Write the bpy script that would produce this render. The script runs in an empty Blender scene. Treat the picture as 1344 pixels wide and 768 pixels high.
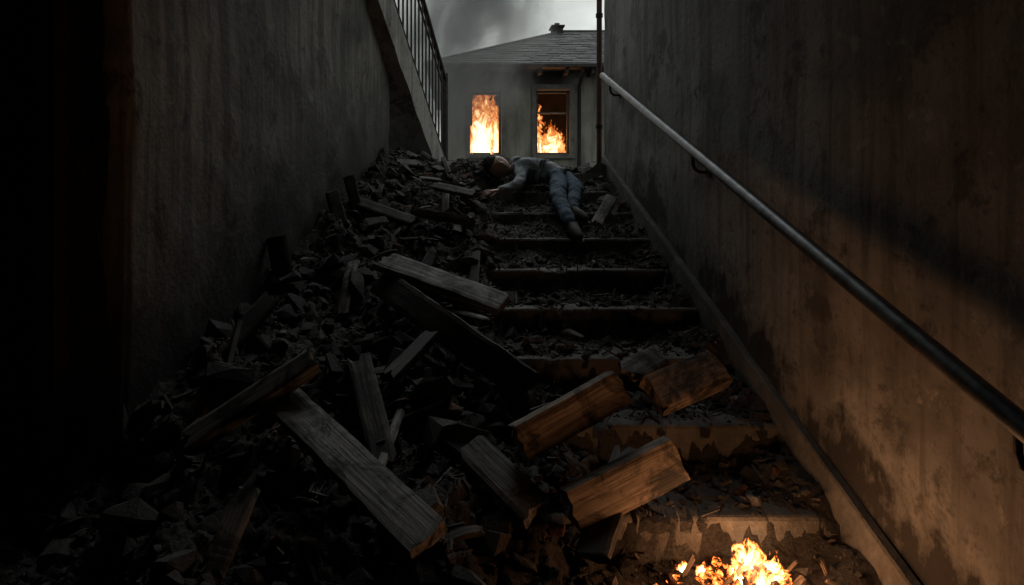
import bpy, bmesh, math, random
import numpy as np
from mathutils import Vector, Matrix, noise as mn

random.seed(7); rng = np.random.default_rng(11)
EYE = 1.67
def V(x, d, z): return Vector((x, d, z + EYE))
scene = bpy.context.scene
COL = scene.collection

# ---------------------------------------------------------------- helpers
def link(o, parent=None):
    COL.objects.link(o)
    if parent is not None: o.parent = parent
    return o
def empty(name, parent=None):
    o = bpy.data.objects.new(name, None); o.empty_display_size = .1
    return link(o, parent)
def mesh_obj(name, verts, faces, mat=None, parent=None, smooth=False):
    me = bpy.data.meshes.new(name)
    me.from_pydata([tuple(v) for v in verts], [], [tuple(f) for f in faces])
    me.update()
    me.polygons.foreach_set('use_smooth', [smooth]*len(me.polygons))
    o = bpy.data.objects.new(name, me)
    if mat: me.materials.append(mat)
    return link(o, parent)
def box(name, x0, x1, y0, y1, z0, z1, mat, parent=None, bev=0.0):
    """z relative to the eye level"""
    z0 += EYE; z1 += EYE
    v = [(x0,y0,z0),(x1,y0,z0),(x1,y1,z0),(x0,y1,z0),(x0,y0,z1),(x1,y0,z1),(x1,y1,z1),(x0,y1,z1)]
    f = [(0,3,2,1),(4,5,6,7),(0,1,5,4),(1,2,6,5),(2,3,7,6),(3,0,4,7)]
    o = mesh_obj(name, v, f, mat, parent)
    if bev > 0:
        m = o.modifiers.new('bev','BEVEL'); m.width = bev; m.segments = 2
    return o
def tube(name, pts, r, mat, parent=None, res=6):
    cu = bpy.data.curves.new(name, 'CURVE'); cu.dimensions = '3D'
    cu.bevel_depth = r; cu.bevel_resolution = res; cu.use_fill_caps = True
    sp = cu.splines.new('POLY'); sp.points.add(len(pts)-1)
    for p, q in zip(sp.points, pts): p.co = (*q, 1)
    cu.materials.append(mat)
    o = bpy.data.objects.new(name, cu)
    return link(o, parent)
def np_mesh(name, v, f, mat, parent, smooth=False, tint=None):
    k = f.shape[1]
    me = bpy.data.meshes.new(name); me.vertices.add(len(v)); me.vertices.foreach_set('co', v.ravel())
    me.loops.add(f.size); me.loops.foreach_set('vertex_index', f.ravel().astype(np.int32))
    me.polygons.add(len(f)); me.polygons.foreach_set('loop_start', np.arange(0, f.size, k, dtype=np.int32))
    me.update(calc_edges=True)
    me.polygons.foreach_set('use_smooth', np.full(len(f), smooth))
    if tint is not None:
        ca = me.color_attributes.new('tint', 'FLOAT_COLOR', 'POINT'); ca.data.foreach_set('color', tint.ravel())
    me.materials.append(mat); return link(bpy.data.objects.new(name, me), parent)

_perm = rng.random((256,256))
def vnoise(x, y, seed=0):
    x = np.asarray(x, float)+seed*17.3; y = np.asarray(y, float)+seed*9.1
    xi = np.floor(x).astype(int); yi = np.floor(y).astype(int)
    fx = x-xi; fy = y-yi; fx = fx*fx*(3-2*fx); fy = fy*fy*(3-2*fy)
    g = lambda a,b: _perm[a & 255, b & 255]
    return (g(xi,yi)*(1-fx)+g(xi+1,yi)*fx)*(1-fy)+(g(xi,yi+1)*(1-fx)+g(xi+1,yi+1)*fx)*fy
def fbm(x, y, f=1, octv=5, seed=0, gain=.5):
    s = 0; a = 1; t = 0
    for k in range(octv):
        s = s + a*vnoise(x*f, y*f, seed+k*3); t += a; a *= gain; f *= 2.03
    return s/t - .5
def sstep(a, b, x):
    t = np.clip((x-a)/(b-a), 0, 1); return t*t*(3-2*t)

# ---------------------------------------------------------------- materials
class NT:
    def __init__(s, name, rough=.9):
        s.m = bpy.data.materials.new(name); s.m.use_nodes = True
        s.t = s.m.node_tree; s.n = s.t.nodes
        s.b = s.n['Principled BSDF']; s.b.inputs['Roughness'].default_value = rough
        s.out = s.n['Material Output']
    def node(s, typ, **kw):
        n = s.n.new(typ)
        for k, v in kw.items(): setattr(n, k, v)
        return n
    def l(s, a, b): s.t.links.new(a, b)
    def setin(s, n, i, v):
        if isinstance(v, bpy.types.NodeSocket): s.l(v, n.inputs[i])
        else: n.inputs[i].default_value = v
    def coord(s, kind='Object', scale=(1,1,1)):
        tc = s.node('ShaderNodeTexCoord'); mp = s.node('ShaderNodeMapping')
        s.l(tc.outputs[kind], mp.inputs[0]); mp.inputs['Scale'].default_value = scale
        return mp.outputs[0]
    def noise(s, vec, scale, detail=4, rough=.6, dist=0):
        n = s.node('ShaderNodeTexNoise'); s.l(vec, n.inputs['Vector'])
        n.inputs['Scale'].default_value = scale; n.inputs['Detail'].default_value = detail
        n.inputs['Roughness'].default_value = rough; n.inputs['Distortion'].default_value = dist
        return n.outputs['Fac']
    def ramp(s, fac, stops, interp='LINEAR'):
        r = s.node('ShaderNodeValToRGB'); s.l(fac, r.inputs[0]); cr = r.color_ramp
        cr.interpolation = interp
        while len(cr.elements) < len(stops): cr.elements.new(.5)
        for e, (p, c) in zip(cr.elements, stops):
            e.position = p
            if not hasattr(c, '__len__'): c = (c, c, c)
            e.color = (*c, 1)
        return r.outputs[0]
    def math(s, op, a, b=0, c=0, clamp=False):
        n = s.node('ShaderNodeMath', operation=op, use_clamp=clamp)
        s.setin(n, 0, a); s.setin(n, 1, b); s.setin(n, 2, c); return n.outputs[0]
    def mix(s, fac, a, b, mode='MIX'):
        n = s.node('ShaderNodeMix', data_type='RGBA', blend_type=mode)
        s.setin(n, 0, fac)
        for i, v in ((6, a), (7, b)):
            if isinstance(v, tuple): n.inputs[i].default_value = (*v, 1)
            else: s.l(v, n.inputs[i])
        return n.outputs[2]
    def bump(s, h, strength=.5, dist=.01):
        n = s.node('ShaderNodeBump'); s.l(h, n.inputs['Height'])
        n.inputs['Strength'].default_value = strength; n.inputs['Distance'].default_value = dist
        s.l(n.outputs[0], s.b.inputs['Normal']); return n.outputs[0]
    def color(s, c):
        if isinstance(c, tuple): s.b.inputs['Base Color'].default_value = (*c, 1)
        else: s.l(c, s.b.inputs['Base Color'])

def plaster(name, light=(.30,.29,.265), dark=(.10,.095,.085), soot=.55, soot_h=.45, st_lo=.5):
    m = NT(name, .85)
    co = m.coord('Object')
    big = m.noise(co, .8, 3, .6, .4); mid = m.noise(co, 4.5, 6, .72, .2); fine = m.noise(co, 34, 4, .7)
    blot = m.noise(co, 1.5, 6, .62, .3)
    st = m.coord('Object', (8, 8, .40)); streak = m.noise(st, 1.6, 5, .62, .3)
    c = m.mix(m.ramp(big, [(.35,0),(.65,1)]), light, tuple(.60*v for v in light))
    c = m.mix(m.ramp(streak, [(st_lo-.02,0),(st_lo+.13,.75)]), c, dark)
    c = m.mix(m.ramp(blot, [(.50,0),(.66,.8)]), c, tuple(.75*v for v in dark))
    c = m.mix(m.ramp(mid, [(.55,0),(.62,.75)]), c, tuple(.5*v for v in dark))
    c = m.mix(m.ramp(mid, [(.34,.5),(.40,0)]), c, tuple(min(.6,1.25*v) for v in light))
    c = m.mix(m.ramp(fine, [(.3,.5),(.45,0)]), c, (.045,.04,.035))
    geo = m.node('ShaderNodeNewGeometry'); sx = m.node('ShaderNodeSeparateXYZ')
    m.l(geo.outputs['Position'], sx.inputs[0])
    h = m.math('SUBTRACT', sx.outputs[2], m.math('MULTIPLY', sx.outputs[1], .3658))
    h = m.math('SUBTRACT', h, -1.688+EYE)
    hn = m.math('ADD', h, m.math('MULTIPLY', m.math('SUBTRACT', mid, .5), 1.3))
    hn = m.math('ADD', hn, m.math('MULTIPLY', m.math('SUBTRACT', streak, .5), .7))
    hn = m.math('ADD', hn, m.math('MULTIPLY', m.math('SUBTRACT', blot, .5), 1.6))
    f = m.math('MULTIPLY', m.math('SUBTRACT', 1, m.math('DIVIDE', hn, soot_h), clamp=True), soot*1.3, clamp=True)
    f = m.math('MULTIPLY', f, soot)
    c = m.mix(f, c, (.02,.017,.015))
    m.color(c)
    hgt = m.math('ADD', m.math('MULTIPLY', mid, 1.5), m.math('MULTIPLY', fine, .45))
    m.bump(hgt, .5, .012)
    return m.m

def concrete(name, base=(.16,.15,.135), dark=(.03,.027,.024)):
    m = NT(name, .9); co = m.coord('Object')
    a = m.noise(co, 3, 6, .7, .3); b = m.noise(co, 26, 5, .7)
    c = m.mix(m.ramp(a, [(.35,0),(.62,1)]), base, dark)
    c = m.mix(m.ramp(b, [(.4,.6),(.6,0)]), c, tuple(.4*v for v in base))
    m.color(c); m.bump(b, .9, .014)
    return m.m

def rubble_mat(name, attr=False):
    m = NT(name, .95); co = m.coord('Object')
    a = m.noise(co, 4, 5, .7, .5); b = m.noise(co, 60, 5, .75)
    if attr:
        at = m.node('ShaderNodeAttribute'); at.attribute_name = 'tint'
        c = m.mix(m.ramp(a, [(.4,.0),(.65,.5)]), at.outputs['Color'], (.03,.026,.023))
    else:
        c = m.mix(m.ramp(a, [(.38,0),(.62,1)]), (.095,.085,.075), (.035,.03,.026))
    c = m.mix(m.ramp(b, [(.35,.7),(.55,0)]), c, (.014,.012,.011))
    c = m.mix(m.ramp(b, [(.62,0),(.70,.4)]), c, (.18,.17,.15))
    m.color(c)
    m.bump(b, 1.0, .020 if not attr else .010)
    return m.m

def wood(name, col=(.20,.15,.105), dark=(.045,.033,.025), char=.5):
    m = NT(name, .78)
    oi = m.node('ShaderNodeObjectInfo'); tc = m.node('ShaderNodeTexCoord')
    ad = m.node('ShaderNodeVectorMath', operation='ADD'); mu = m.math('MULTIPLY', oi.outputs['Random'], 37.0)
    cb = m.node('ShaderNodeCombineXYZ'); m.l(mu, cb.inputs[0]); m.l(mu, cb.inputs[1]); m.l(mu, cb.inputs[2])
    m.l(tc.outputs['Object'], ad.inputs[0]); m.l(cb.outputs[0], ad.inputs[1])
    mp = m.node('ShaderNodeMapping'); m.l(ad.outputs[0], mp.inputs[0]); mp.inputs['Scale'].default_value = (1.5, 30, 30)
    g = m.noise(mp.outputs[0], 2.4, 6, .68, .5)
    big = m.noise(ad.outputs[0], 6.5, 5, .72, .6)
    c = m.mix(m.ramp(g, [(.38,0),(.62,1)]), dark, col)
    c = m.mix(m.ramp(g, [(.33,.85),(.42,0)]), c, tuple(.3*v for v in dark))
    c = m.mix(m.ramp(big, [(.5-.12*char,0),(.62-.1*char,.93)]), c, (.018,.015,.013))
    c = m.mix(m.ramp(big, [(.28,.4),(.38,0)]), c, (.16,.155,.14))
    m.color(c)
    m.bump(m.math('ADD', g, m.math('MULTIPLY', big, .8)), .8, .005)
    return m.m

def simple(name, c1, c2, scale=20, rough=.8, bump=.3, metal=0, dist=.003):
    m = NT(name, rough); co = m.coord('Object')
    a = m.noise(co, scale, 4, .65)
    m.color(m.mix(m.ramp(a, [(.35,0),(.65,1)]), c1, c2)); m.bump(a, bump, dist)
    m.b.inputs['Metallic'].default_value = metal
    return m.m

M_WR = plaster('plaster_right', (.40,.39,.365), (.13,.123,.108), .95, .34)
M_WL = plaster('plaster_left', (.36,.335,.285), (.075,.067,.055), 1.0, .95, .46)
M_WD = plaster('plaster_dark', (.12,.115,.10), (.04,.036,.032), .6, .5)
M_STEP = concrete('step_concrete', (.20,.185,.165), (.07,.063,.055))
M_RUB = rubble_mat('rubble_ash'); M_CHK = rubble_mat('rubble_chunks', True)
M_WOOD = wood('weathered_wood', (.33,.31,.27), (.10,.09,.078), .2)
M_WOODB = wood('burnt_wood', (.11,.092,.075), (.035,.029,.025), .7)
M_WOODW = wood('broken_timber', (.31,.235,.17), (.12,.085,.06), .3)
M_RAIL = simple('rail_steel', (.09,.095,.10), (.20,.20,.20), 18, .42, .35, .8)
M_IRON = simple('dark_iron', (.018,.018,.018), (.05,.04,.035), 14, .6, .3, .5)
M_RUST = simple('rusty_pipe_paint', (.14,.05,.035), (.05,.025,.02), 10, .7, .3)

# ---------------------------------------------------------------- stairs
T, R, D0, Z0 = .38, .139, 1.94, -.98
nos = lambda d: -1.688 + .3658*d
def tread(d):
    i = np.clip(np.floor((np.asarray(d)-D0)/T), -6, 8); return Z0 + R*i
def build_stairs():
    xs = np.linspace(-1.78, 1.152, 260); prof = [(-3.9, Z0-6*R, 0, 0)]
    for i in range(-5, 9):
        d = D0+i*T; z = Z0+R*i
        for q in (0, .35, .7): prof.append((d, z-R+R*.93*q, 0, i))
        prof += [(d, z-.012, 1, i), (d+.006, z-.003, 1, i), (d+.014, z, 1, i)]
        for q in (.15, .5, .85): prof.append((d+.014+(T-.014)*q, z, 0, i))
    n = len(prof); P_ = np.array(prof)
    X, Dd = np.meshgrid(xs, P_[:,0], indexing='ij'); Zz = np.broadcast_to(P_[:,1], X.shape); E = np.broadcast_to(P_[:,2], X.shape); I = np.broadcast_to(P_[:,3], X.shape)
    a = fbm(X+I*7.7, Dd*0+I*3.1, 14, 4, 3); chip = np.maximum(0, a-.09)*.15*E
    b = fbm(X+I*5.1, Dd, 7, 3, 8)
    verts = np.stack([X, Dd+chip+.006*b, Zz+EYE-chip*.8+.004*b], -1).reshape(-1,3)
    faces = [(i*n+k, (i+1)*n+k, (i+1)*n+k+1, i*n+k+1) for i in range(len(xs)-1) for k in range(n-1)]
    mesh_obj('staircase', verts, faces, M_STEP)
build_stairs()

# ---------------------------------------------------------------- rubble
XB = ([.3,1.2,1.7,2.0,2.3,2.6,2.9,3.2,3.5,3.9,4.3,4.7,4.95,5.2,7], [.3,.35,.42,.48,.42,.20,.16,.14,.13,.16,.18,.1,.4,1.3,1.4])
def wallx(d): return np.interp(d, [2.1,5.2,8.6], [-1.09,-.55,-.42])
def H(x, d):
    x = np.asarray(x, float); d = np.asarray(d, float)
    xb = np.interp(d, *XB) + .18*fbm(x, d, 3, 3, 21)
    mask = 1-sstep(xb-.12, xb+.08, x)
    n1 = fbm(x, d, 2.1, 4, 1); n2 = fbm(x, d, 8, 4, 5); n3 = np.abs(fbm(x, d, 19, 4, 9))
    base = np.where(d > 4.98, .132, nos(d))
    lo = np.interp(d, [.5,1.6,3,4.5,5.2,6,7], [.0,.05,.045,.05,.05,.03,-.02])
    side = .09*sstep(.55, .0, x-np.interp(d,[0,2.1,2.11,8],[-1.7,-1.7,-1.09,-.42]))
    hl = base + lo + side + .23*n1 + .15*n2 - .10*n3
    s = np.mod(d-D0, T)/T; s = np.where(d > 4.98, .4, s)
    amt = np.interp(d, [1.0,1.9,2.3,3.6,4.2,5], [.05,.03,.04,.05,.09,.06])
    edge = sstep(.03,.3,s)
    deb = tread(d) - .018 + amt*(s**.75) + edge*(.06*fbm(x, d, 5.5, 4, 13) + .075*n2) - .03*n3 + .05*edge*sstep(.20,.02,1.15-x)
    h = mask*hl + (1-mask)*deb
    w = sstep(.0, .12, x-.18)*sstep(.0,.12,.93-x)*sstep(0,.1,d-3.75)*sstep(0,.08,5.08-d)
    cap = nos(d) - .012 + .075*(h-nos(d))
    return np.where(h > cap, h*(1-w)+cap*w, h)
def build_rubble():
    par = empty('rubble_pile')
    st = .0095
    xs = np.arange(-1.76, 1.16, st); ds = np.arange(.5, 6.6, st)
    X, D = np.meshgrid(xs, ds, indexing='ij'); Z = H(X, D)
    on = np.where(X > np.interp(D, *XB)+.1, .45, 1.0)
    Z = Z + on*(.026*fbm(X, D, 32, 3, 31) + .020*np.abs(fbm(X, D, 60, 2, 41)))
    nx, nd = X.shape
    v = np.stack([X+.014*fbm(X,D,40,2,51), D+.014*fbm(X,D,40,2,61), Z+EYE], -1).reshape(-1,3)
    idx = np.arange(nx*nd).reshape(nx, nd)
    f = np.stack([idx[:-1,:-1], idx[1:,:-1], idx[1:,1:], idx[:-1,1:]], -1).reshape(-1,4)
    np_mesh('ash_heap', v, f, M_RUB, par, True)
    temps = []
    for k in range(26):
        bm = bmesh.new(); sc = (random.uniform(.8,1.4), random.uniform(.7,1.1), random.uniform(.5,.9))
        if k >= 23: sc = (random.uniform(1.2,1.6), random.uniform(.7,1.1), random.uniform(.25,.4))
        for q in range(random.randint(12,20)):
            p = Vector([random.gauss(0,1) for _ in range(3)]).normalized()*random.uniform(.8,1.2)
            p = Vector([max(-.8,min(.8,c)) for c in p]); bm.verts.new((p.x*sc[0], p.y*sc[1], p.z*sc[2]))
        bmesh.ops.convex_hull(bm, input=bm.verts[:])
        bmesh.ops.delete(bm, geom=[q for q in bm.verts if not q.link_faces], context='VERTS')
        bmesh.ops.triangulate(bm, faces=bm.faces[:]); bm.verts.index_update()
        temps.append((np.array([vv.co[:] for vv in bm.verts]), np.array([[q.index for q in ff.verts] for ff in bm.faces]))); bm.free()
    VV = []; FF = []; CC = []; off = 0
    def put(x, d, s, t, tint, lift=.15, h=None):
        nonlocal off
        tv, tf = temps[t]
        q = Matrix.Rotation(random.uniform(0,6.28),3,'Z') @ Matrix.Rotation(random.uniform(-.9,.9),3,'X') @ Matrix.Rotation(random.uniform(-.7,.7),3,'Y')
        a = tv @ np.array(q).T * s
        a = a + np.array([x, d, (float(H(x, d)) if h is None else h)+EYE+s*lift])
        VV.append(a); FF.append(tf+off); CC.append(np.tile(np.array([*tint,1.]), (len(a),1))); off += len(a)
    N = 44000
    u = rng.random(N); d_ = np.where(u < .35, rng.uniform(1.1,5.9,N), rng.uniform(1.5,5.4,N)); x_ = rng.uniform(-1.7,1.13,N); h_ = H(x_, d_)
    xb_ = np.interp(d_, *XB); wx_ = wallx(d_); tr_ = tread(d_); s_ = np.mod(d_-D0, T)/T
    for x, d, h, xb, wx, tr, ss in zip(x_, d_, h_, xb_, wx_, tr_, s_):
        if d > 2.1 and x < wx+.03: continue
        onst = x > xb+.05
        if onst and h < tr-.004 and random.random() < .6: continue
        if onst and ss < .12 and random.random() < .85: continue
        s = min(.06, .0038*(1-random.random())**(-.60))
        if .2 < x < .9 and 3.7 < d < 5.1: s = min(s, .014)
        if x > xb+.1: s = min(s, .028)
        if onst and (ss < .1 or ss > .93): s = min(s, .010)
        g = random.choice([.03,.04,.055,.07,.10]) * random.uniform(.8,1.2)
        if random.random() < .05: g = random.uniform(.16,.34)
        tint = (g*1.05, g*random.uniform(.93,.99), g*random.uniform(.82,.93))
        if random.random() < .04: tint = (.16,.07,.045)
        put(x, d, s, random.randrange(26), tint, .1, max(h, tr) if onst else h)
    for (x, d, s, g) in [(.54,3.02,.055,.38),(.80,2.72,.05,.34),(.0,2.18,.11,.16),(-.09,2.3,.09,.12),(.33,2.85,.05,.2),(.86,3.08,.035,.12),(.47,3.08,.03,.2),
                         (-.62,2.35,.08,.06),(-.3,2.75,.09,.07),(-.02,3.4,.07,.11),(.12,3.6,.06,.14),(-.5,3.1,.08,.08),(-.1,1.82,.08,.14),
                         (.93,2.03,.035,.3),(-.8,2.3,.1,.06),(-.95,2.6,.1,.06),(.1,4.3,.06,.15),(-.1,4.6,.07,.1),(-.35,4.7,.08,.11),
                         (.2,5.15,.06,.14),(1.02,4.55,.06,.12),(.98,4.85,.07,.1),(-.25,1.7,.07,.1),(.02,1.66,.06,.12),(-.9,1.8,.1,.06)]:
        put(x, d, s, random.randrange(0,23), (g, g*.95, g*.87), .3)
    np_mesh('broken_masonry', np.concatenate(VV), np.concatenate(FF), M_CHK, par, False, np.concatenate(CC))
build_rubble()

# ---------------------------------------------------------------- timber
def plank(A, B, w, t, mat, roll=0., bend=0., twist=0., name='wooden_plank', jag=.03, up=None, ero=.008):
    A = V(*A); B = V(*B); L = (B-A).length; ax = (B-A).normalized()
    upv = Vector(up) if up else Vector((0,-.34,.94))
    y = upv.cross(ax).normalized(); z = ax.cross(y).normalized()
    rot = Matrix((ax, y, z)).transposed() @ Matrix.Rotation(roll, 3, 'X')
    nx = max(8, int(L/.03)); ny = 6; nz = 3; sd = random.uniform(0,100)
    bm = bmesh.new()
    ring = [(j,0) for j in range(ny+1)] + [(ny,k) for k in range(1,nz+1)] + [(j,nz) for j in range(ny-1,-1,-1)] + [(0,k) for k in range(nz-1,0,-1)]
    rings = []
    for i in range(nx+1):
        u = i/nx; row = []
        for (j,k) in ring:
            yy = (j/ny-.5)*w; zz = (k/nz-.5)*t
            cx = abs(j/ny-.5)*2; cz = abs(k/nz-.5)*2
            if cx == 1 and cz == 1: yy *= 1-.003/w*2; zz *= 1-.003/t*2
            xx = (u-.5)*L
            if i in (0, nx):
                e = mn.noise(Vector((j*1.1+sd, k*.8, i)))*jag*1.6; xx += e if i == 0 else -abs(e)
            tw = twist*(u-.5); yy, zz = yy*math.cos(tw)-zz*math.sin(tw), yy*math.sin(tw)+zz*math.cos(tw)
            zz += bend*(1-(2*u-1)**2)
            q = Vector((xx*5+sd, yy*12, zz*12)); dsp = .0022*mn.noise(q)
            edge = ero*max(0, mn.noise(Vector((xx*16, j*3.1+sd, k*2.7)))) if cx == 1 else 0
            row.append(bm.verts.new((xx, yy*(1-edge/w*2)+dsp, zz+dsp)))
        rings.append(row)
    m = len(ring)
    for a, b in zip(rings[:-1], rings[1:]):
        for q in range(m): bm.faces.new((a[q], b[q], b[(q+1)%m], a[(q+1)%m]))
    bm.faces.new(rings[0]); bm.faces.new(rings[-1][::-1])
    bmesh.ops.triangulate(bm, faces=[f for f in bm.faces if len(f.verts) > 4])
    bmesh.ops.recalc_face_normals(bm, faces=bm.faces)
    me = bpy.data.meshes.new(name); bm.to_mesh(me); bm.free(); me.materials.append(mat)
    o = bpy.data.objects.new(name, me); o.matrix_world = Matrix.Translation((A+B)/2) @ rot.to_4x4()
    return link(o)
P = plank
P((-.345,3.09,-.34),(.206,2.824,-.50),.13,.045,M_WOOD,.12)
P((-.36,3.05,-.43),(.268,2.396,-.73),.13,.03,M_WOODB,.75,.05,.3)
P((-.86,2.09,-.81),(-.484,2.222,-.58),.085,.06,M_WOOD,.3)
P((-.60,2.20,-.70),(-.067,1.624,-.88),.125,.04,M_WOOD,.10,.0,.1)
P((.19,2.00,-.78),(.535,2.13,-.645),.115,.075,M_WOODW,.95,name='timber_beam',jag=.012,ero=.004)
P((.33,1.87,-.925),(.665,1.965,-.81),.13,.075,M_WOODW,.95,name='timber_beam',jag=.012,ero=.004)
P((.70,2.31,-.735),(.975,2.41,-.66),.14,.07,M_WOODW,.35,name='timber_beam',jag=.012,ero=.004)
P((.66,2.50,-.70),(.82,2.60,-.66),.10,.03,M_WOOD,.2)
P((.05,2.05,-.82),(.235,1.86,-.93),.11,.04,M_WOOD,.2)
P((.832,3.86,-.20),(.98,4.1,-.04),.075,.03,M_WOOD,.2)
P((-.26,3.913,-.13),(.088,3.75,-.18),.10,.045,M_WOODB,-.7)
P((-.79,3.09,-.60),(-.875,3.12,-.22),.10,.03,M_WOODB,up=(.6,-.7,0))
P((-.62,3.72,-.38),(-.735,3.80,.0),.09,.03,M_WOODB,.1,up=(.5,-.8,0))
P((-.56,3.95,-.30),(-.675,4.02,.09),.07,.04,M_WOODB,-.2,up=(.5,-.8,0))
P((-.615,1.64,-.96),(-.575,1.80,-.82),.07,.03,M_WOOD,.2)
P((-.70,4.06,-.05),(-.246,3.797,-.19),.08,.04,M_WOODB,.3)
P((-.37,2.45,-.64),(-.22,2.0,-.86),.09,.03,M_WOODB,.3)
P((-.25,2.38,-.69),(-.10,2.62,-.58),.08,.035,M_WOODB,-.3)
P((-.45,4.9,.20),(.02,5.2,.19),.09,.05,M_WOODB,.3)
P((-.42,5.3,.30),(-.1,4.9,.14),.07,.04,M_WOODB,.1)
P((-.98,2.45,-.72),(-.78,2.75,-.45),.08,.04,M_WOODB,.3)
P((.56,2.12,-.86),(.36,1.74,-.99),.10,.03,M_WOODB,.3)
P((-.15,4.35,.03),(.12,4.15,-.03),.07,.03,M_WOODB,.3)
for k in range(48):
    d = random.uniform(1.7, 5.1); x = random.uniform(float(wallx(max(d,2.1)))+.08, float(np.interp(d,*XB))-.04)
    if .1 < x and 3.7 < d < 5.1: x = -.2
    a = random.uniform(0,3.14); L = random.uniform(.06,.17)
    z = float(H(x,d))+.012; tz = random.uniform(-.05,.09)
    dx, dd = math.cos(a)*L, math.sin(a)*L
    P((x-dx,d-dd,z-tz*.4-.3658*dd),(x+dx,d+dd,z+tz+.3658*dd),random.uniform(.02,.06),random.uniform(.01,.025),
      random.choice([M_WOODB,M_WOODB,M_WOODB,M_WOOD]),random.uniform(-.7,.7),random.uniform(-.01,.02),name='broken_lath')
def splinters():
    VV=[];FF=[]
    for k in range(1300):
        d = random.uniform(1.4,5.3); x = random.uniform(-1.3,1.1)
        if d > 2.1 and x < wallx(d)+.03: continue
        L = random.uniform(.012,.06); w = random.uniform(.002,.007); t=random.uniform(.0015,.004)
        R3 = Matrix.Rotation(random.uniform(0,6.28),3,'Z')@Matrix.Rotation(random.gauss(.1,.45),3,'Y')
        c = Vector((x,d,max(float(H(x,d)),float(tread(d)) if x>.5 else -9)+EYE+.010)); o=len(VV)
        for sx in(-1,1):
            for sy in(-1,1):
                for sz in(-1,1): VV.append(c+R3@Vector((sx*L,sy*w*(1 if sx<0 else .4),sz*t)))
        FF += [tuple(o+q for q in f) for f in ((0,1,3,2),(4,6,7,5),(0,4,5,1),(2,3,7,6),(0,2,6,4),(1,5,7,3))]
    mesh_obj('wood_splinters', VV, FF, M_WOODB)
splinters()

# ---------------------------------------------------------------- walls
def wall(name, pts, z0, z1, mat, outward, step=.05, amp=.006, thick=.24):
    P2 = [Vector(p) for p in pts]; path = []
    for a, b in zip(P2[:-1], P2[1:]):
        n = max(1, int((b-a).length/step)); path += [a+(b-a)*(i/n) for i in range(n)]
    path.append(P2[-1]); nz = int((z1-z0)/step); verts=[]
    for i, p in enumerate(path):
        q = path[min(i+1,len(path)-1)]-path[max(i-1,0)]; nr = Vector((q.y,-q.x)).normalized()
        for k in range(nz+1):
            z = z0+(z1-z0)*k/nz; s = amp*(mn.noise(Vector((p.x*1.5,p.y*1.5,z*1.5)))*1.6+mn.noise(Vector((p.x*6,p.y*6,z*6)))*.5)
            verts.append((p.x+nr.x*s, p.y+nr.y*s, z+EYE))
    n = nz+1
    faces = [(i*n+k,(i+1)*n+k,(i+1)*n+k+1,i*n+k+1) for i in range(len(path)-1) for k in range(nz)]
    o = mesh_obj(name, verts, faces, mat, None, True)
    m = o.modifiers.new('sol','SOLIDIFY'); m.thickness = thick; m.offset = outward
    return o
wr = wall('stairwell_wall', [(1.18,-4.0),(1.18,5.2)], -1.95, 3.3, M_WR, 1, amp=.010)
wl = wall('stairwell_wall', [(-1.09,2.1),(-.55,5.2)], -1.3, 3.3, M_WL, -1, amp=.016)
wy = wall('courtyard_wall', [(-2.1,5.25),(-2.1,9.0)], .0, 3.3, M_WL, -1, amp=.012)
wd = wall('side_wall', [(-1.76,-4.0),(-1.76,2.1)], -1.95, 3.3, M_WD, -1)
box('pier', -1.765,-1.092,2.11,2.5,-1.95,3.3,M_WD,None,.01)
M_DOOR = simple('door_paint',(.035,.04,.038),(.018,.018,.018),9,.7,.4)
fr = empty('door_frame')
box('jamb', -1.32,-1.255,2.02,2.106,-1.6,1.6,M_DOOR,fr,.006)
box('jamb_inner', -1.60,-1.55,2.02,2.106,-1.6,1.6,M_DOOR,fr,.006)
box('head', -1.60,-1.255,2.025,2.10,1.602,1.68,M_DOOR,fr,.006)
box('door_leaf', -1.548,-1.322,2.06,2.104,-1.3,1.6,M_DOOR,fr,.004)
box('ceiling', -1.75,1.172,-4.0,3.6,1.95,2.2,M_WD)
box('rear_wall', -1.9,1.3,-4.3,-4.02,-1.95,3.3,M_WD)
sk=[];n=60
for i in range(n+1):
    d=-.2+5.35*i/n; zt=nos(d)+.085+.004*mn.noise(Vector((d*6,0,0)))
    sk += [(1.178,d,zt-.17+EYE),(1.148,d,zt-.17+EYE),(1.148,d,zt-.006+EYE),(1.154,d,zt+EYE),(1.178,d,zt+EYE)]
fs=[]
for i in range(n):
    for k in range(5):
        a=i*5+k;b=i*5+(k+1)%5; fs.append((a,b,b+5,a+5))
mesh_obj('stair_skirting', sk, fs+[(0,1,2,3,4),tuple(n*5+q for q in (4,3,2,1,0))], concrete('skirting_concrete',(.26,.25,.23),(.08,.075,.068)))

hr = empty('handrail'); rz = lambda d: .88+(d-4.92)*.3658
tube('rail', [V(1.10,.2,rz(.2)), V(1.10,4.86,rz(4.86)), V(1.105,4.92,rz(4.9)), V(1.13,4.96,rz(4.9)-.01), V(1.175,4.97,rz(4.9)-.02)], .024, M_RAIL, hr, 8)
for d in (.4,1.27,3.02,4.66):
    z = rz(d)
    tube('bracket_arm', [V(1.10,d,z-.02),V(1.10,d,z-.06),V(1.108,d,z-.085),V(1.13,d,z-.10),V(1.176,d,z-.10)], .008, M_IRON, hr, 4)
    tube('bracket_plate', [V(1.166,d,z-.10),V(1.179,d,z-.10)], .028, M_IRON, hr, 6)
dp = empty('drainpipe')
tube('pipe', [V(1.15,5.24,.10),V(1.15,5.24,3.2)], .022, M_RUST, dp)
for z in (.5,1.4,2.3): tube('clip', [V(1.15,5.24,z),V(1.15,5.24,z+.03)], .029, M_IRON, dp)

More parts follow.
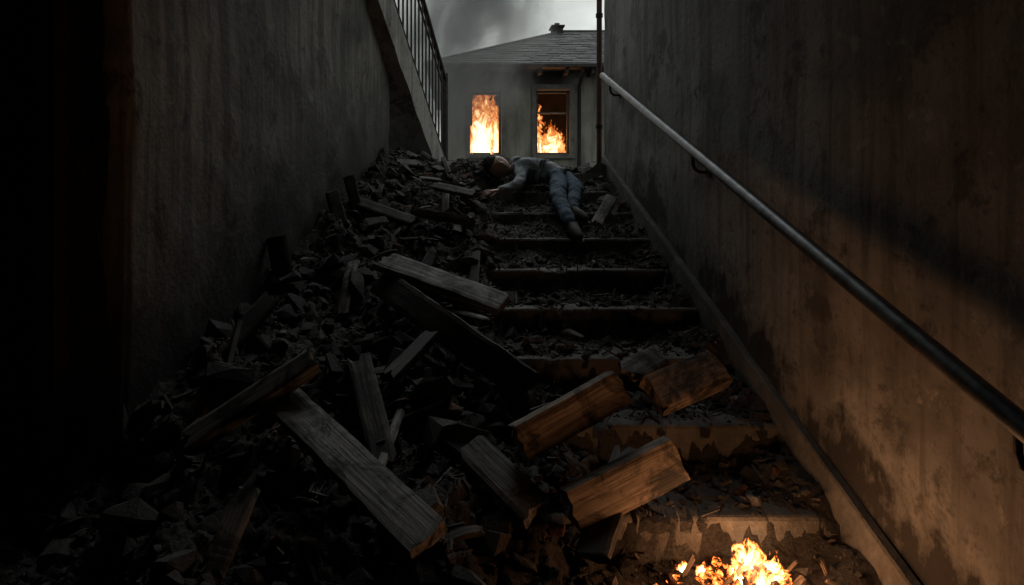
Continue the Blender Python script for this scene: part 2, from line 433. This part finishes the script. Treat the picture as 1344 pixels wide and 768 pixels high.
# ---------------------------------------------------------------- upper flight on the left (runs obliquely across the yard)
uf = empty('upper_stair_flight')
ex = lambda d: -.10-(6.5-d)*.247
fz = lambda d: .24+.775*(6.5-d)
vs=[];n=50
for i in range(n+1):
    d=4.1+2.55*i/n; xo=ex(d); xi=(float(wallx(d))-.06) if d<5.2 else -1.5; zt=fz(d); zb=zt-.34; s=.008*mn.noise(Vector((d*5,0,3)))
    vs += [(min(xi,xo-.02),d,zb+EYE),(xo+s,d,zb+EYE+s),(xo+s*.5,d,zb+.17+EYE),(xo,d,zt+EYE),(min(xi,xo-.02),d,zt+EYE)]
fs=[]
for i in range(n):
    for k in range(5):
        a=i*5+k;b=i*5+(k+1)%5; fs.append((a,b,b+5,a+5))
M_STR = plaster('string_plaster', (.42,.40,.36), (.10,.09,.075), .4, .3, .5)
mesh_obj('string_slab', vs, fs+[(0,1,2,3,4),tuple(n*5+q for q in (4,3,2,1,0))], M_STR, uf)
for nm,hh,rr in (('top_rail',.90,.024),('mid_rail',.76,.010),('bottom_rail',.09,.012)):
    tube(nm, [V(ex(d)-.03,d,fz(d)+hh) for d in np.linspace(4.1,6.5,14)], rr, M_IRON, uf)
for d in np.arange(4.2,6.45,.105):
    x=ex(d)-.03; tube('baluster', [V(x,d,fz(d)-.01),V(x,d,fz(d)+.90)], .0085, M_IRON, uf, 3)
tube('newel', [V(-.12,6.54,.12),V(-.12,6.54,fz(6.5)+.94)], .03, M_IRON, uf)

# ---------------------------------------------------------------- ground
M_GND = concrete('ground_dirt',(.12,.11,.095),(.05,.045,.04))
xs=[-300,-1.9,1.3,300]; ys=[-300,-4.2,5.0,600]; vs=[];fs=[]
for y in ys:
    for x in xs: vs.append((x,y,EYE+.128))
for j in range(3):
    for i in range(3):
        if i==1 and j==1: continue
        a=j*4+i; fs.append((a,a+1,a+5,a+4))
mesh_obj('ground', vs, fs, M_GND)

# ---------------------------------------------------------------- burning house
hs = empty('burning_house')
hm = NT('house_render', .9); co = hm.coord('Object'); a=hm.noise(co,1.2,5,.65,.5); st=hm.noise(hm.coord('Object',(3,3,.5)),1.5,4,.6)
c = hm.mix(hm.ramp(a,[(.35,0),(.65,1)]),(.29,.275,.235),(.20,.19,.165)); c=hm.mix(hm.ramp(st,[(.46,0),(.66,.7)]),c,(.085,.08,.07))
sx=hm.node('ShaderNodeSeparateXYZ'); hm.l(co,sx.inputs[0])
def scorch(cx):
    dx=hm.math('ABSOLUTE',hm.math('SUBTRACT',sx.outputs[0],cx)); dz=hm.math('SUBTRACT',sx.outputs[2],EYE+2.05)
    q=hm.math('SUBTRACT',.75,dx); q=hm.math('ADD',q,hm.math('MULTIPLY',hm.math('SUBTRACT',a,.5),1.2))
    return hm.math('MULTIPLY',hm.math('MULTIPLY',q,1.6,clamp=True),hm.math('MULTIPLY',dz,5,clamp=True),clamp=True)
c=hm.mix(scorch(.62),c,(.03,.027,.025)); c=hm.mix(scorch(2.07),c,(.035,.03,.028))
hm.color(c); hm.bump(hm.noise(co,25,4,.7),.6,.02); M_HW=hm.m
M_TRIM=simple('window_trim',(.17,.165,.15),(.09,.085,.08),6,.8,.3); M_DARKR=simple('charred_room',(.02,.018,.016),(.045,.035,.03),3,.95,.3)
M_WF=simple('window_frame_paint',(.10,.10,.095),(.05,.048,.045),10,.7,.3)
WIN=[(.28,.955,.774,2.14),(1.70,2.44,.774,2.17),(3.9,4.6,.774,2.17),(5.6,6.3,.774,2.17)]
def front():
    xs=sorted({-.2,7.5,*[w[0] for w in WIN],*[w[1] for w in WIN]}); zs=[.05,.774,2.14,2.17,2.72]
    bm=bmesh.new()
    for i in range(len(xs)-1):
        for j in range(len(zs)-1):
            cx=(xs[i]+xs[i+1])/2; cz=(zs[j]+zs[j+1])/2
            if any(w[0]<cx<w[1] and w[2]<cz<w[3] for w in WIN): continue
            vs=[bm.verts.new((x,y,z+EYE)) for (x,y,z) in ((xs[i],14,zs[j]),(xs[i+1],14,zs[j]),(xs[i+1],14,zs[j+1]),(xs[i],14,zs[j+1]))]
            bm.faces.new(vs)
    bmesh.ops.remove_doubles(bm,verts=bm.verts,dist=1e-4)
    r=bmesh.ops.extrude_face_region(bm,geom=bm.faces[:]); 
    for g in r['geom']:
        if isinstance(g,bmesh.types.BMVert): g.co.y+=.3
    bmesh.ops.recalc_face_normals(bm,faces=bm.faces)
    me=bpy.data.meshes.new('front_wall'); bm.to_mesh(me); bm.free(); me.materials.append(M_HW)
    link(bpy.data.objects.new('front_wall',me),hs)
front()
box('side_wall_left',-.2,.1,14.303,20,.05,2.72,M_HW,hs); box('side_wall_right',7.2,7.5,14.303,20,.05,2.72,M_HW,hs)
box('back_wall',.103,7.197,19.7,20,.05,2.72,M_HW,hs); box('room_partition',.103,7.197,16.6,16.7,.05,2.72,M_DARKR,hs)
box('room_floor',.103,7.197,14.303,16.597,.25,.45,M_DARKR,hs); box('room_ceiling',.103,7.197,14.303,19.69,2.45,2.6,M_DARKR,hs)
box('room_cross_wall',1.30,1.36,14.303,16.597,.451,2.449,M_DARKR,hs)
for w in WIN:
    x0,x1,z0,z1=w
    box('sill',x0-.08,x1+.08,13.90,14.10,z0-.09,z0-.003,M_TRIM,hs,.01)
    for (a0,a1,b0,b1) in ((x0-.09,x0-.003,z0,z1),(x1+.003,x1+.09,z0,z1),(x0-.09,x1+.09,z1+.003,z1+.12)):
        box('architrave',a0,a1,13.955,13.998,b0,b1,M_TRIM,hs,.006)
    box('frame_l',x0+.002,x0+.05,14.12,14.17,z0,z1-.003,M_WF,hs); box('frame_r',x1-.05,x1-.002,14.12,14.17,z0,z1-.003,M_WF,hs)
    box('frame_t',x0+.053,x1-.053,14.12,14.17,z1-.055,z1-.004,M_WF,hs); box('frame_b',x0+.053,x1-.053,14.12,14.17,z0+.002,z0+.05,M_WF,hs)
    if x0>1: box('transom',x0+.053,x1-.053,14.125,14.165,z1-.50,z1-.46,M_WF,hs)
box('plinth',-.24,7.54,13.93,13.997,.04,.42,M_TRIM,hs,.01)
rm=NT('roof_slates',.8); cc=rm.coord('Object',(1,1,1)); rn=rm.noise(cc,6,4,.7)
rm.color(rm.mix(rm.ramp(rn,[(.35,0),(.65,1)]),(.03,.031,.033),(.09,.09,.09))); rm.bump(rn,.5,.02); M_ROOF=rm.m
ez=2.64; rzz=4.15
rv=[(-.65,13.45,ez),(7.95,13.45,ez),(7.95,20.5,ez),(-.65,20.5,ez),(2.75,17,rzz),(4.6,17,rzz)]
rv2=[(x,y,z-.09) for x,y,z in rv[:4]]
mesh_obj('roof',[V(*p) for p in rv+rv2],[(0,1,5,4),(1,2,5),(2,3,4,5),(3,0,4),(0,6,7,1),(1,7,8,2),(2,8,9,3),(3,9,6,0),(6,9,8,7)],M_ROOF,hs)
cv=[];cf=[]
for k in range(17):
    u=k/17; y=13.45+3.55*u; z=ez+(rzz-ez)*u; xa=-.65+3.4*u; xb=7.95-3.35*u
    x=xa
    while x<xb-.05:
        w=random.uniform(.2,.3); x2=min(x+w,xb); j=random.uniform(.012,.032); o=len(cv)
        y2=y+.24; z2=z+.24*(rzz-ez)/3.55
        cv+= [V(x+.008,y-.01,z+j),V(x2,y-.01,z+j),V(x2,y2,z2+.006),V(x+.008,y2,z2+.006),V(x+.008,y-.01,z-.002),V(x2,y-.01,z-.002)]
        cf+= [(o,o+1,o+2,o+3),(o+4,o+5,o+1,o)]
        x=x2
mesh_obj('slate_courses',cv,cf,M_ROOF,hs)
box('gutter',-.68,7.98,13.36,13.445,ez-.10,ez-.01,M_IRON,hs,.02)
tube('downpipe',[V(2.62,13.42,ez-.1),V(2.62,13.9,ez-.42),V(2.62,13.9,.1)],.04,M_IRON,hs)
for x in np.arange(-.5,7.8,.55): box('rafter_tail',x,x+.07,13.47,13.99,ez-.20,ez-.093,M_WOODB,hs)
box('chimney',2.48,2.75,16.8,17.2,3.9,4.24,M_DARKR,hs,.01); box('chimney_cap',2.44,2.79,16.75,17.25,4.242,4.29,M_DARKR,hs,.01)
tube('chimney_pot',[V(2.62,17,4.29),V(2.62,17,4.38)],.07,M_DARKR,hs)
tube('ridge_tiles',[V(2.75,17,rzz+.01),V(4.6,17,rzz+.01)],.05,M_ROOF,hs); tube('hip_tiles',[V(-.65,13.45,ez),V(2.75,17,rzz+.01)],.045,M_ROOF,hs)

# ---------------------------------------------------------------- flames
def flame_mat(name, scale, stren, bias):
    m=NT(name); tc=m.node('ShaderNodeTexCoord'); geo=m.node('ShaderNodeNewGeometry')
    mp=m.node('ShaderNodeMapping'); m.l(geo.outputs['Position'],mp.inputs[0]); mp.inputs['Scale'].default_value=(scale,scale,scale*.45)
    n=m.noise(mp.outputs[0],1,5,.62,1.6); uv=m.node('ShaderNodeSeparateXYZ'); m.l(tc.outputs['UV'],uv.inputs[0])
    u,v=uv.outputs[0],uv.outputs[1]
    e=m.math('ABSOLUTE',m.math('SUBTRACT',m.math('MULTIPLY',u,2),1)); e=m.math('MULTIPLY',m.math('POWER',e,3),.35)
    q=m.math('ADD',n,bias); q=m.math('SUBTRACT',q,m.math('MULTIPLY',m.math('POWER',v,1.3),.55)); q=m.math('SUBTRACT',q,e)
    al=m.math('DIVIDE',m.math('SUBTRACT',q,.42),.10,clamp=True); heat=m.math('DIVIDE',m.math('SUBTRACT',q,.42),.38,clamp=True)
    col=m.ramp(heat,[(0,(.55,.08,.012)),(.25,(1,.26,.05)),(.5,(1,.50,.17)),(1,(1,.82,.55))])
    em=m.node('ShaderNodeEmission'); m.l(col,em.inputs[0]); m.l(m.math('MULTIPLY',m.math('ADD',m.math('MULTIPLY',heat,1.2),.35),stren),em.inputs[1])
    tr=m.node('ShaderNodeBsdfTransparent'); mx=m.node('ShaderNodeMixShader')
    m.l(al,mx.inputs[0]); m.l(tr.outputs[0],mx.inputs[1]); m.l(em.outputs[0],mx.inputs[2]); m.l(mx.outputs[0],m.out.inputs[0])
    m.m.cycles.emission_sampling='NONE'
    return m.m
def flame_sheet(name, c, w, h, rotz, mat, parent, bulge=.15):
    bm=bmesh.new(); uvl=bm.loops.layers.uv.new('UVMap'); nu,nv=12,14; g=[]
    Rz=Matrix.Rotation(rotz,3,'Z'); c=V(*c); sd=random.uniform(0,50)
    for i in range(nu+1):
        for j in range(nv+1):
            u,v=i/nu,j/nv; p=Vector(((u-.5)*w, bulge*w*math.cos((u-.5)*3.1)+.25*w*mn.noise(Vector((u*2+sd,v*2,0))), v*h))
            g.append(bm.verts.new(c+Rz@p))
    for i in range(nu):
        for j in range(nv):
            ids=[(i,j),(i+1,j),(i+1,j+1),(i,j+1)]; f=bm.faces.new([g[a*(nv+1)+b] for a,b in ids]); f.smooth=True
            for lp,(a,b) in zip(f.loops,ids): lp[uvl].uv=(a/nu,b/nv)
    me=bpy.data.meshes.new(name); bm.to_mesh(me); bm.free(); me.materials.append(mat)
    return link(bpy.data.objects.new(name,me),parent)
F1=flame_mat('flame_window',5.5,1.7,.38); F2=flame_mat('flame_window_low',6.5,1.7,.28); F3=flame_mat('flame_small',36,6.0,.38)
wf=empty('window_fire')
for (y,x,w,h,z) in ((14.1,.52,.55,1.55,.72),(14.45,.58,.85,1.85,.6),(14.9,.66,1.0,1.9,.55),(14.25,.74,.45,1.15,.72)):
    flame_sheet('flames',(x,y,z),w,h,random.uniform(-.2,.2),F1,wf)
for (y,x,w,h,z) in ((14.2,2.05,.72,.95,.70),(14.5,2.15,.8,.9,.65),(14.9,2.0,.9,1.1,.6)):
    flame_sheet('flames',(x,y,z),w,h,random.uniform(-.2,.2),F2,wf)
flame_sheet('flames',(1.78,14.3,.75),.30,1.5,.1,F2,wf)
def plight(name,p,e,c,r,parent):
    l=bpy.data.lights.new(name,'POINT'); l.energy=e; l.color=c; l.shadow_soft_size=r
    o=bpy.data.objects.new(name,l); o.location=V(*p); return link(o,parent)
plight('fire_glow',(.6,14.7,1.3),90,(1,.36,.10),.25,wf); plight('fire_glow',(2.1,14.8,1.1),55,(1,.36,.10),.25,wf)

sf=empty('small_fire')
em=NT('embers',.9); co=em.coord('Object'); q=em.noise(co,55,4,.7)
em.color((.02,.017,.015)); em.l(em.ramp(q,[(.45,(0,0,0)),(.58,(.8,.14,.02)),(.72,(1,.5,.15))]),em.b.inputs['Emission Color']); em.b.inputs['Emission Strength'].default_value=5
em.m.cycles.emission_sampling='NONE'
ev=[];ef=[]
for k in range(160):
    x=random.gauss(.82,.12); d=random.gauss(1.78,.06); s=random.uniform(.005,.016); bm=bmesh.new(); bmesh.ops.create_icosphere(bm,subdivisions=2,radius=s)
    o=len(ev); zz=float(tread(min(d,1.9)))+random.uniform(.0,.05)*math.exp(-((x-.84)/.1)**2)+.005
    for v in bm.verts:
        v.co*= 1+.6*mn.noise(v.co.normalized()*1.7+Vector((k,0,0))); ev.append(v.co+V(x,min(d,1.9),zz))
    ef+=[tuple(o+w.index for w in f.verts) for f in bm.faces]; bm.free()
mesh_obj('embers',ev,ef,em.m,sf)
for (x,d,w,h,r) in ((.83,1.85,.12,.13,.1),(.87,1.82,.13,.11,-.3),(.80,1.81,.09,.10,.5),(.92,1.81,.09,.07,.9),(.86,1.77,.13,.09,.2),(.71,1.86,.06,.06,.2),(.66,1.88,.05,.05,.6)):
    flame_sheet('flames',(x,d,-1.125),w,h,r,F3,sf)
for k in range(14):
    a=random.uniform(0,3.14); x=.90+random.uniform(-.25,.16); d=random.uniform(1.66,1.86); L=random.uniform(.02,.045)
    o=P((x-L*math.cos(a),d-L*math.sin(a)*.5,-1.10),(x+L*math.cos(a),min(1.9,d+L*math.sin(a)*.5),-1.08+random.uniform(0,.04)),random.uniform(.010,.022),.010,M_WOODW,.3,name='firewood'); o.parent=sf
plight('fire_light',(.80,1.64,-.95),3.1,(1,.47,.21),.06,sf); plight('fire_light',(.82,1.80,-1.03),1.3,(1,.50,.22),.03,sf)

# ---------------------------------------------------------------- boy lying on the steps
boy=empty('boy')
def fabric(name,c1,c2,dist=.012):
    m=NT(name,.92); co=m.coord('Object'); a=m.noise(co,11,5,.6,.6)
    c=m.mix(m.ramp(a,[(.35,0),(.65,1)]),c1,c2); c=m.mix(m.ramp(m.noise(co,22,4,.7),[(.55,0),(.68,.7)]),c,(.07,.06,.05))
    m.color(c); m.bump(a,.9,dist*2); return m.m
M_HOOD=fabric('hoodie_grey',(.33,.36,.38),(.19,.215,.24)); M_JEAN=fabric('denim',(.075,.125,.18),(.035,.06,.09)); 
M_SKIN=simple('skin',(.50,.32,.235),(.36,.22,.16),12,.55,.15); M_HAIR=simple('hair',(.018,.012,.009),(.05,.032,.02),120,.6,.9,0,.004)
M_SHOE=simple('shoe_canvas',(.10,.095,.085),(.06,.057,.052),20,.8,.3); M_SOLE=simple('shoe_sole',(.30,.29,.27),(.19,.18,.17),20,.8,.2)
def skin(name,vs,ed,rad,mat,root=0,sub=2,wrinkle=0,raw=False):
    me=bpy.data.meshes.new(name); me.from_pydata([tuple(v) if raw else tuple(V(*v)) for v in vs],ed,[]); o=bpy.data.objects.new(name,me); link(o,boy)
    o.modifiers.new('skin','SKIN').use_smooth_shade=True
    for i,r in enumerate(rad):
        sv=me.skin_vertices[0].data[i]; sv.radius=(r,r) if not hasattr(r,'__len__') else r; sv.use_root=(i==root)
    m=o.modifiers.new('sub','SUBSURF'); m.levels=sub; m.render_levels=sub
    if wrinkle:
        tx=bpy.data.textures.new(name+'_folds','CLOUDS'); tx.noise_scale=.07; tx.noise_depth=1
        dm=o.modifiers.new('folds','DISPLACE'); dm.texture=tx; dm.strength=wrinkle; dm.mid_level=.5; dm.texture_coords='GLOBAL'
    me.materials.append(mat); return o
skin('hoodie',[(.70,4.74,.115),(.645,4.77,.14),(.57,4.80,.16),(.50,4.82,.17),(.445,4.835,.165),(.405,4.845,.16),
     (.465,4.72,.14),(.455,4.62,.085),(.425,4.53,.035),(.365,4.49,.016),(.315,4.468,.004),(.285,4.458,.0),(.48,4.93,.17),(.58,4.96,.15),(.66,4.88,.16),(.735,4.725,.10)],
     [(0,1),(1,2),(2,3),(3,4),(4,5),(3,6),(6,7),(7,8),(8,9),(9,10),(10,11),(3,12),(12,13),(13,14),(0,15)],
     [(.096,.083),(.10,.088),(.105,.094),(.108,.094),(.075,.075),(.05,.05),.056,.048,.042,.036,.031,.024,.055,.045,.036,.05],M_HOOD,0,3,.03)
skin('hood',[(.455,4.80,.215),(.43,4.86,.235),(.44,4.92,.215)],[(0,1),(1,2)],[.035,.045,.035],M_HOOD,1,2,.02)
skin('jeans',[(.725,4.72,.095),(.725,4.62,.07),(.70,4.48,.02),(.675,4.34,-.03),(.672,4.22,-.08),(.678,4.08,-.135),(.686,3.95,-.185),(.690,3.90,-.205),
     (.79,4.67,.075),(.815,4.57,.045),(.82,4.47,.012),(.785,4.33,-.05),(.755,4.20,-.105),(.748,4.15,-.125),(.64,4.76,.13),(.80,4.77,.09)],
     [(0,1),(1,2),(2,3),(3,4),(4,5),(5,6),(6,7),(0,8),(8,9),(9,10),(10,11),(11,12),(12,13),(0,14),(0,15)],
     [(.092,.082),.074,.067,.058,.052,.046,.040,.028,.070,.063,.056,.047,.040,.028,.055,.05],M_JEAN,0,3,.024)
def shoe(p,toe,up):
    p=V(*p); t=Vector(toe).normalized(); u=Vector(up); u=(u-t*u.dot(t)).normalized(); s=t.cross(u)
    g=lambda a,b,c:p+t*a+u*b+s*c
    skin('shoe',[g(-.045,-.012,0),g(-.015,-.010,0),g(.02,-.006,0),g(.065,-.018,0),g(.11,-.026,0),g(.135,-.032,0)],[(0,1),(1,2),(2,3),(3,4),(4,5)],[.018,.034,.036,.034,.030,.016],M_SHOE,2,2,0,True)
    skin('sole',[g(-.052,-.042,0),g(-.03,-.044,0),g(.04,-.047,0),g(.10,-.050,0),g(.142,-.050,0)],[(0,1),(1,2),(2,3),(3,4)],[(.014,.008),(.030,.010),(.031,.010),(.034,.010),(.014,.007)],M_SOLE,2,2,0,True)
shoe((.692,3.885,-.215),(.10,-.85,-.28),(-.3,-.5,.75)); shoe((.745,4.14,-.125),(.4,-.75,-.25),(-.2,-.6,.7))
def hand(p,dr,nm,sc):
    p=V(*p); d=Vector(dr).normalized(); n=Vector(nm); n=(n-d*n.dot(d)).normalized(); s=d.cross(n)
    g=lambda a,b,c:p+(d*a+s*b+n*c)*sc
    skin('hand_palm',[g(-.04,0,0),g(.005,0,.002),g(.04,0,.004),g(.07,0,0)],[(0,1),(1,2),(2,3)],[(.020*sc,.018*sc),(.026*sc,.015*sc),(.036*sc,.015*sc),(.034*sc,.012*sc)],M_SKIN,0,2,0,True)
    for k,(off,L,c) in enumerate(((-.027,.055,.4),(-.009,.064,.45),(.009,.06,.5),(.026,.048,.6))):
        a0=.065;ps=[g(a0-.02,off*.8,.002)];ang=.15;x=a0;z=0
        for q in (.45,.32,.23):
            x+=L*q*math.cos(ang)*1.15; z-=L*q*math.sin(ang)*1.15; ps.append(g(x,off*1.12,z)); ang+=c
        skin('finger_%d'%(k+1),ps,[(0,1),(1,2),(2,3)],[.0092*sc,.0088*sc,.0078*sc,.0064*sc],M_SKIN,0,2,0,True)
    skin('thumb',[g(.010,-.012,0),g(.035,-.040,-.006),g(.060,-.052,-.012),g(.078,-.056,-.02)],[(0,1),(1,2),(2,3)],[.013*sc,.0115*sc,.0095*sc,.007*sc],M_SKIN,0,2,0,True)
hand((.270,4.452,-.004),(-.9,-.3,-.12),(0,-.45,.9),.85); hand((.675,4.86,.15),(.5,-.8,-.1),(.1,-.2,.9),.85)
def head():
    cz=Vector((-.80,.02,.36)).normalized(); fy=Vector((.22,.86,-.40)); fy=(fy-cz*fy.dot(cz)).normalized(); xx=fy.cross(cz)
    Rm=Matrix((xx,fy,cz)).transposed().to_4x4(); Mx=Matrix.Translation(V(.305,4.83,.175))@Rm
    bm=bmesh.new(); bmesh.ops.create_uvsphere(bm,u_segments=48,v_segments=36,radius=1)
    def gs(p,c,r): return math.exp(-sum(((a-b)/q)**2 for a,b,q in zip(p,c,r)))
    for v in bm.verts:
        p=v.co.copy(); x,y,z=p; w=.076; de=.094; h=.108
        k=1-.28*max(0,-z)**1.3; q=Vector((x*w*k,y*de*(1-.12*max(0,-z)),z*h))
        f=(q.x,q.y,q.z)
        if q.y<0:
            q.y+= -.024*gs(f,(0,-.09,-.012),(.011,.05,.018)) -.006*gs(f,(0,-.09,.022),(.04,.05,.012))
            q.y+= .011*gs(f,(.028,-.085,.004),(.015,.05,.011))+.011*gs(f,(-.028,-.085,.004),(.015,.05,.011))
            q.y+= -.007*gs(f,(0,-.08,-.046),(.022,.05,.012)) +.004*gs(f,(0,-.08,-.047),(.02,.05,.0025)) -.006*gs(f,(0,-.07,-.085),(.02,.05,.015))
            q.y+= -.004*gs(f,(.04,-.06,-.025),(.02,.05,.02))-.004*gs(f,(-.04,-.06,-.025),(.02,.05,.02))
        v.co=q
    me=bpy.data.meshes.new('head'); bm.to_mesh(me); bm.free(); me.materials.append(M_SKIN)
    for p in me.polygons:p.use_smooth=True
    o=bpy.data.objects.new('head',me); o.matrix_world=Mx; link(o,boy)
    bm=bmesh.new(); bmesh.ops.create_uvsphere(bm,u_segments=72,v_segments=48,radius=1); kill=[]
    for v in bm.verts:
        x,y,z=v.co; n=mn.noise(v.co*9); n2=mn.noise(Vector((x*22,y*22,z*6)))
        line=.42 if y<-.35 else (.42-(y+.35)*1.6)
        if z<max(-.55,line)+.08*n: kill.append(v)
        s=1.07+.06*n+.06*n2; v.co=Vector((x*.079*s,y*.096*s,z*.111*s))
    bmesh.ops.delete(bm,geom=kill,context='VERTS')
    me=bpy.data.meshes.new('hair'); bm.to_mesh(me); bm.free(); me.materials.append(M_HAIR)
    o=bpy.data.objects.new('hair',me); o.matrix_world=Mx; link(o,boy)
    sm=o.modifiers.new('s','SOLIDIFY'); sm.thickness=.008
    for sx in(-1,1):
        skin('ear',[Mx@Vector((sx*.074,.004,.018)),Mx@Vector((sx*.082,.012,.006)),Mx@Vector((sx*.077,.008,-.018))],[(0,1),(1,2)],[(.006,.010),(.006,.012),(.005,.007)],M_SKIN,1,2,0,True)
        skin('eyelid',[Mx@Vector((sx*.016,-.0820,.003)),Mx@Vector((sx*.028,-.0825,.0)),Mx@Vector((sx*.040,-.075,.003))],[(0,1),(1,2)],[.003,.0075,.003],M_SKIN,1,2,0,True)
        skin('lashes',[Mx@Vector((sx*.017,-.0865,-.002)),Mx@Vector((sx*.028,-.0895,-.006)),Mx@Vector((sx*.041,-.080,-.002))],[(0,1),(1,2)],[.0012,.0016,.0012],M_HAIR,1,1,0,True)
        skin('eyebrow',[Mx@Vector((sx*.013,-.0945,.021)),Mx@Vector((sx*.028,-.091,.026)),Mx@Vector((sx*.045,-.078,.021))],[(0,1),(1,2)],[.002,.0028,.0015],M_HAIR,1,1,0,True)
    M_LIP=simple('lips',(.30,.13,.11),(.22,.10,.08),30,.5,.1)
    skin('mouth',[Mx@Vector((-.018,-.0805,-.048)),Mx@Vector((0,-.0885,-.046)),Mx@Vector((.018,-.0805,-.048))],[(0,1),(1,2)],[.0025,.005,.0025],M_LIP,1,2,0,True)
    skin('neck',[Mx@Vector((0,.018,-.05)),Mx@Vector((0,.02,-.09)),V(.43,4.84,.16)],[(0,1),(1,2)],[.044,.040,.046],M_SKIN,1,2,0,True)
head()

# ---------------------------------------------------------------- smoke
def smoke_mat(name, dens, col, thr, sc=1.9):
    sm=bpy.data.materials.new(name); sm.use_nodes=True; t=sm.node_tree; t.nodes.clear()
    out=t.nodes.new('ShaderNodeOutputMaterial'); pv=t.nodes.new('ShaderNodeVolumePrincipled'); t.links.new(pv.outputs[0],out.inputs['Volume'])
    tc=t.nodes.new('ShaderNodeTexCoord'); nz=t.nodes.new('ShaderNodeTexNoise'); t.links.new(tc.outputs['Object'],nz.inputs[0]); nz.inputs['Scale'].default_value=sc; nz.inputs['Detail'].default_value=3; nz.inputs['Distortion'].default_value=.5
    ln=t.nodes.new('ShaderNodeVectorMath'); ln.operation='LENGTH'; t.links.new(tc.outputs['Object'],ln.inputs[0])
    def mth(op,a,b,cl=False):
        n=t.nodes.new('ShaderNodeMath'); n.operation=op; n.use_clamp=cl
        for i,v in enumerate((a,b)):
            if isinstance(v,(int,float)): n.inputs[i].default_value=v
            else: t.links.new(v,n.inputs[i])
        return n.outputs[0]
    fall=mth('SUBTRACT',1,ln.outputs['Value'],True); q=mth('MULTIPLY',mth('SUBTRACT',mth('ADD',nz.outputs['Fac'],mth('MULTIPLY',fall,.30)),thr),6.0,True)
    t.links.new(mth('MULTIPLY',mth('MULTIPLY',q,mth('MULTIPLY',fall,2.0,True)),dens),pv.inputs['Density']); pv.inputs['Color'].default_value=col
    sm.cycles.volume_step_rate=3.0
    return sm
def smoke(c,s,ry,mat):
    bm=bmesh.new(); bmesh.ops.create_icosphere(bm,subdivisions=3,radius=1); me=bpy.data.meshes.new('smoke'); bm.to_mesh(me); bm.free(); me.materials.append(mat)
    o=bpy.data.objects.new('smoke',me); o.location=V(*c); o.scale=s; o.rotation_euler=(0,ry,0); link(o)
smoke((.0,12.0,3.0),(1.9,1.1,3.4),.35,smoke_mat('smoke_volume',2.4,(.50,.51,.51,1),.52,2.9))

# ---------------------------------------------------------------- sky, sun, camera
AZ,EL=14,48
w=bpy.data.worlds.new('World'); scene.world=w; w.use_nodes=True; t=w.node_tree; bg=t.nodes['Background']
sky=t.nodes.new('ShaderNodeTexSky'); sky.sky_type='NISHITA'; sky.sun_disc=False; sky.sun_elevation=math.radians(EL); sky.sun_rotation=math.radians(AZ); sky.dust_density=4
hsv=t.nodes.new('ShaderNodeHueSaturation'); hsv.inputs['Saturation'].default_value=.25; t.links.new(sky.outputs[0],hsv.inputs['Color'])
tc=t.nodes.new('ShaderNodeTexCoord'); mp=t.nodes.new('ShaderNodeMapping'); mp.inputs['Scale'].default_value=(3.5,3.5,8); mp.inputs['Location'].default_value=(3.1,0,.4); t.links.new(tc.outputs['Generated'],mp.inputs[0])
nz=t.nodes.new('ShaderNodeTexNoise'); t.links.new(mp.outputs[0],nz.inputs[0]); nz.inputs['Scale'].default_value=1.6; nz.inputs['Detail'].default_value=6; nz.inputs['Distortion'].default_value=.5
cr=t.nodes.new('ShaderNodeValToRGB'); t.links.new(nz.outputs['Fac'],cr.inputs[0])
cr.color_ramp.elements[0].position=.3; cr.color_ramp.elements[0].color=(3.3,3.6,3.45,1); cr.color_ramp.elements[1].position=.7; cr.color_ramp.elements[1].color=(6.6,7.0,6.6,1)
mx=t.nodes.new('ShaderNodeMix'); mx.data_type='RGBA'; mx.inputs[0].default_value=.88; t.links.new(hsv.outputs[0],mx.inputs[6]); t.links.new(cr.outputs[0],mx.inputs[7])
t.links.new(mx.outputs[2],bg.inputs[0]); bg.inputs[1].default_value=.118
sl=bpy.data.lights.new('sun','SUN'); sl.energy=.62; sl.angle=math.radians(30); sl.color=(.92,.97,1)
so=bpy.data.objects.new('sun',sl); link(so)
az=math.radians(AZ); el=math.radians(EL); dirv=Vector((math.sin(az)*math.cos(el),math.cos(az)*math.cos(el),math.sin(el)))
so.rotation_euler=dirv.to_track_quat('Z','Y').to_euler()
cam=bpy.data.cameras.new('camera'); cam.sensor_width=36; cam.lens=22.77; cam.shift_x=72/1344; cam.shift_y=-134/1344; cam.clip_end=2000; cam.clip_start=.05
co=bpy.data.objects.new('camera',cam); co.location=(0,0,EYE); co.rotation_euler=(math.radians(90),0,0); link(co); scene.camera=co
scene.view_settings.view_transform='Standard'; scene.view_settings.look='None'; scene.view_settings.exposure=0
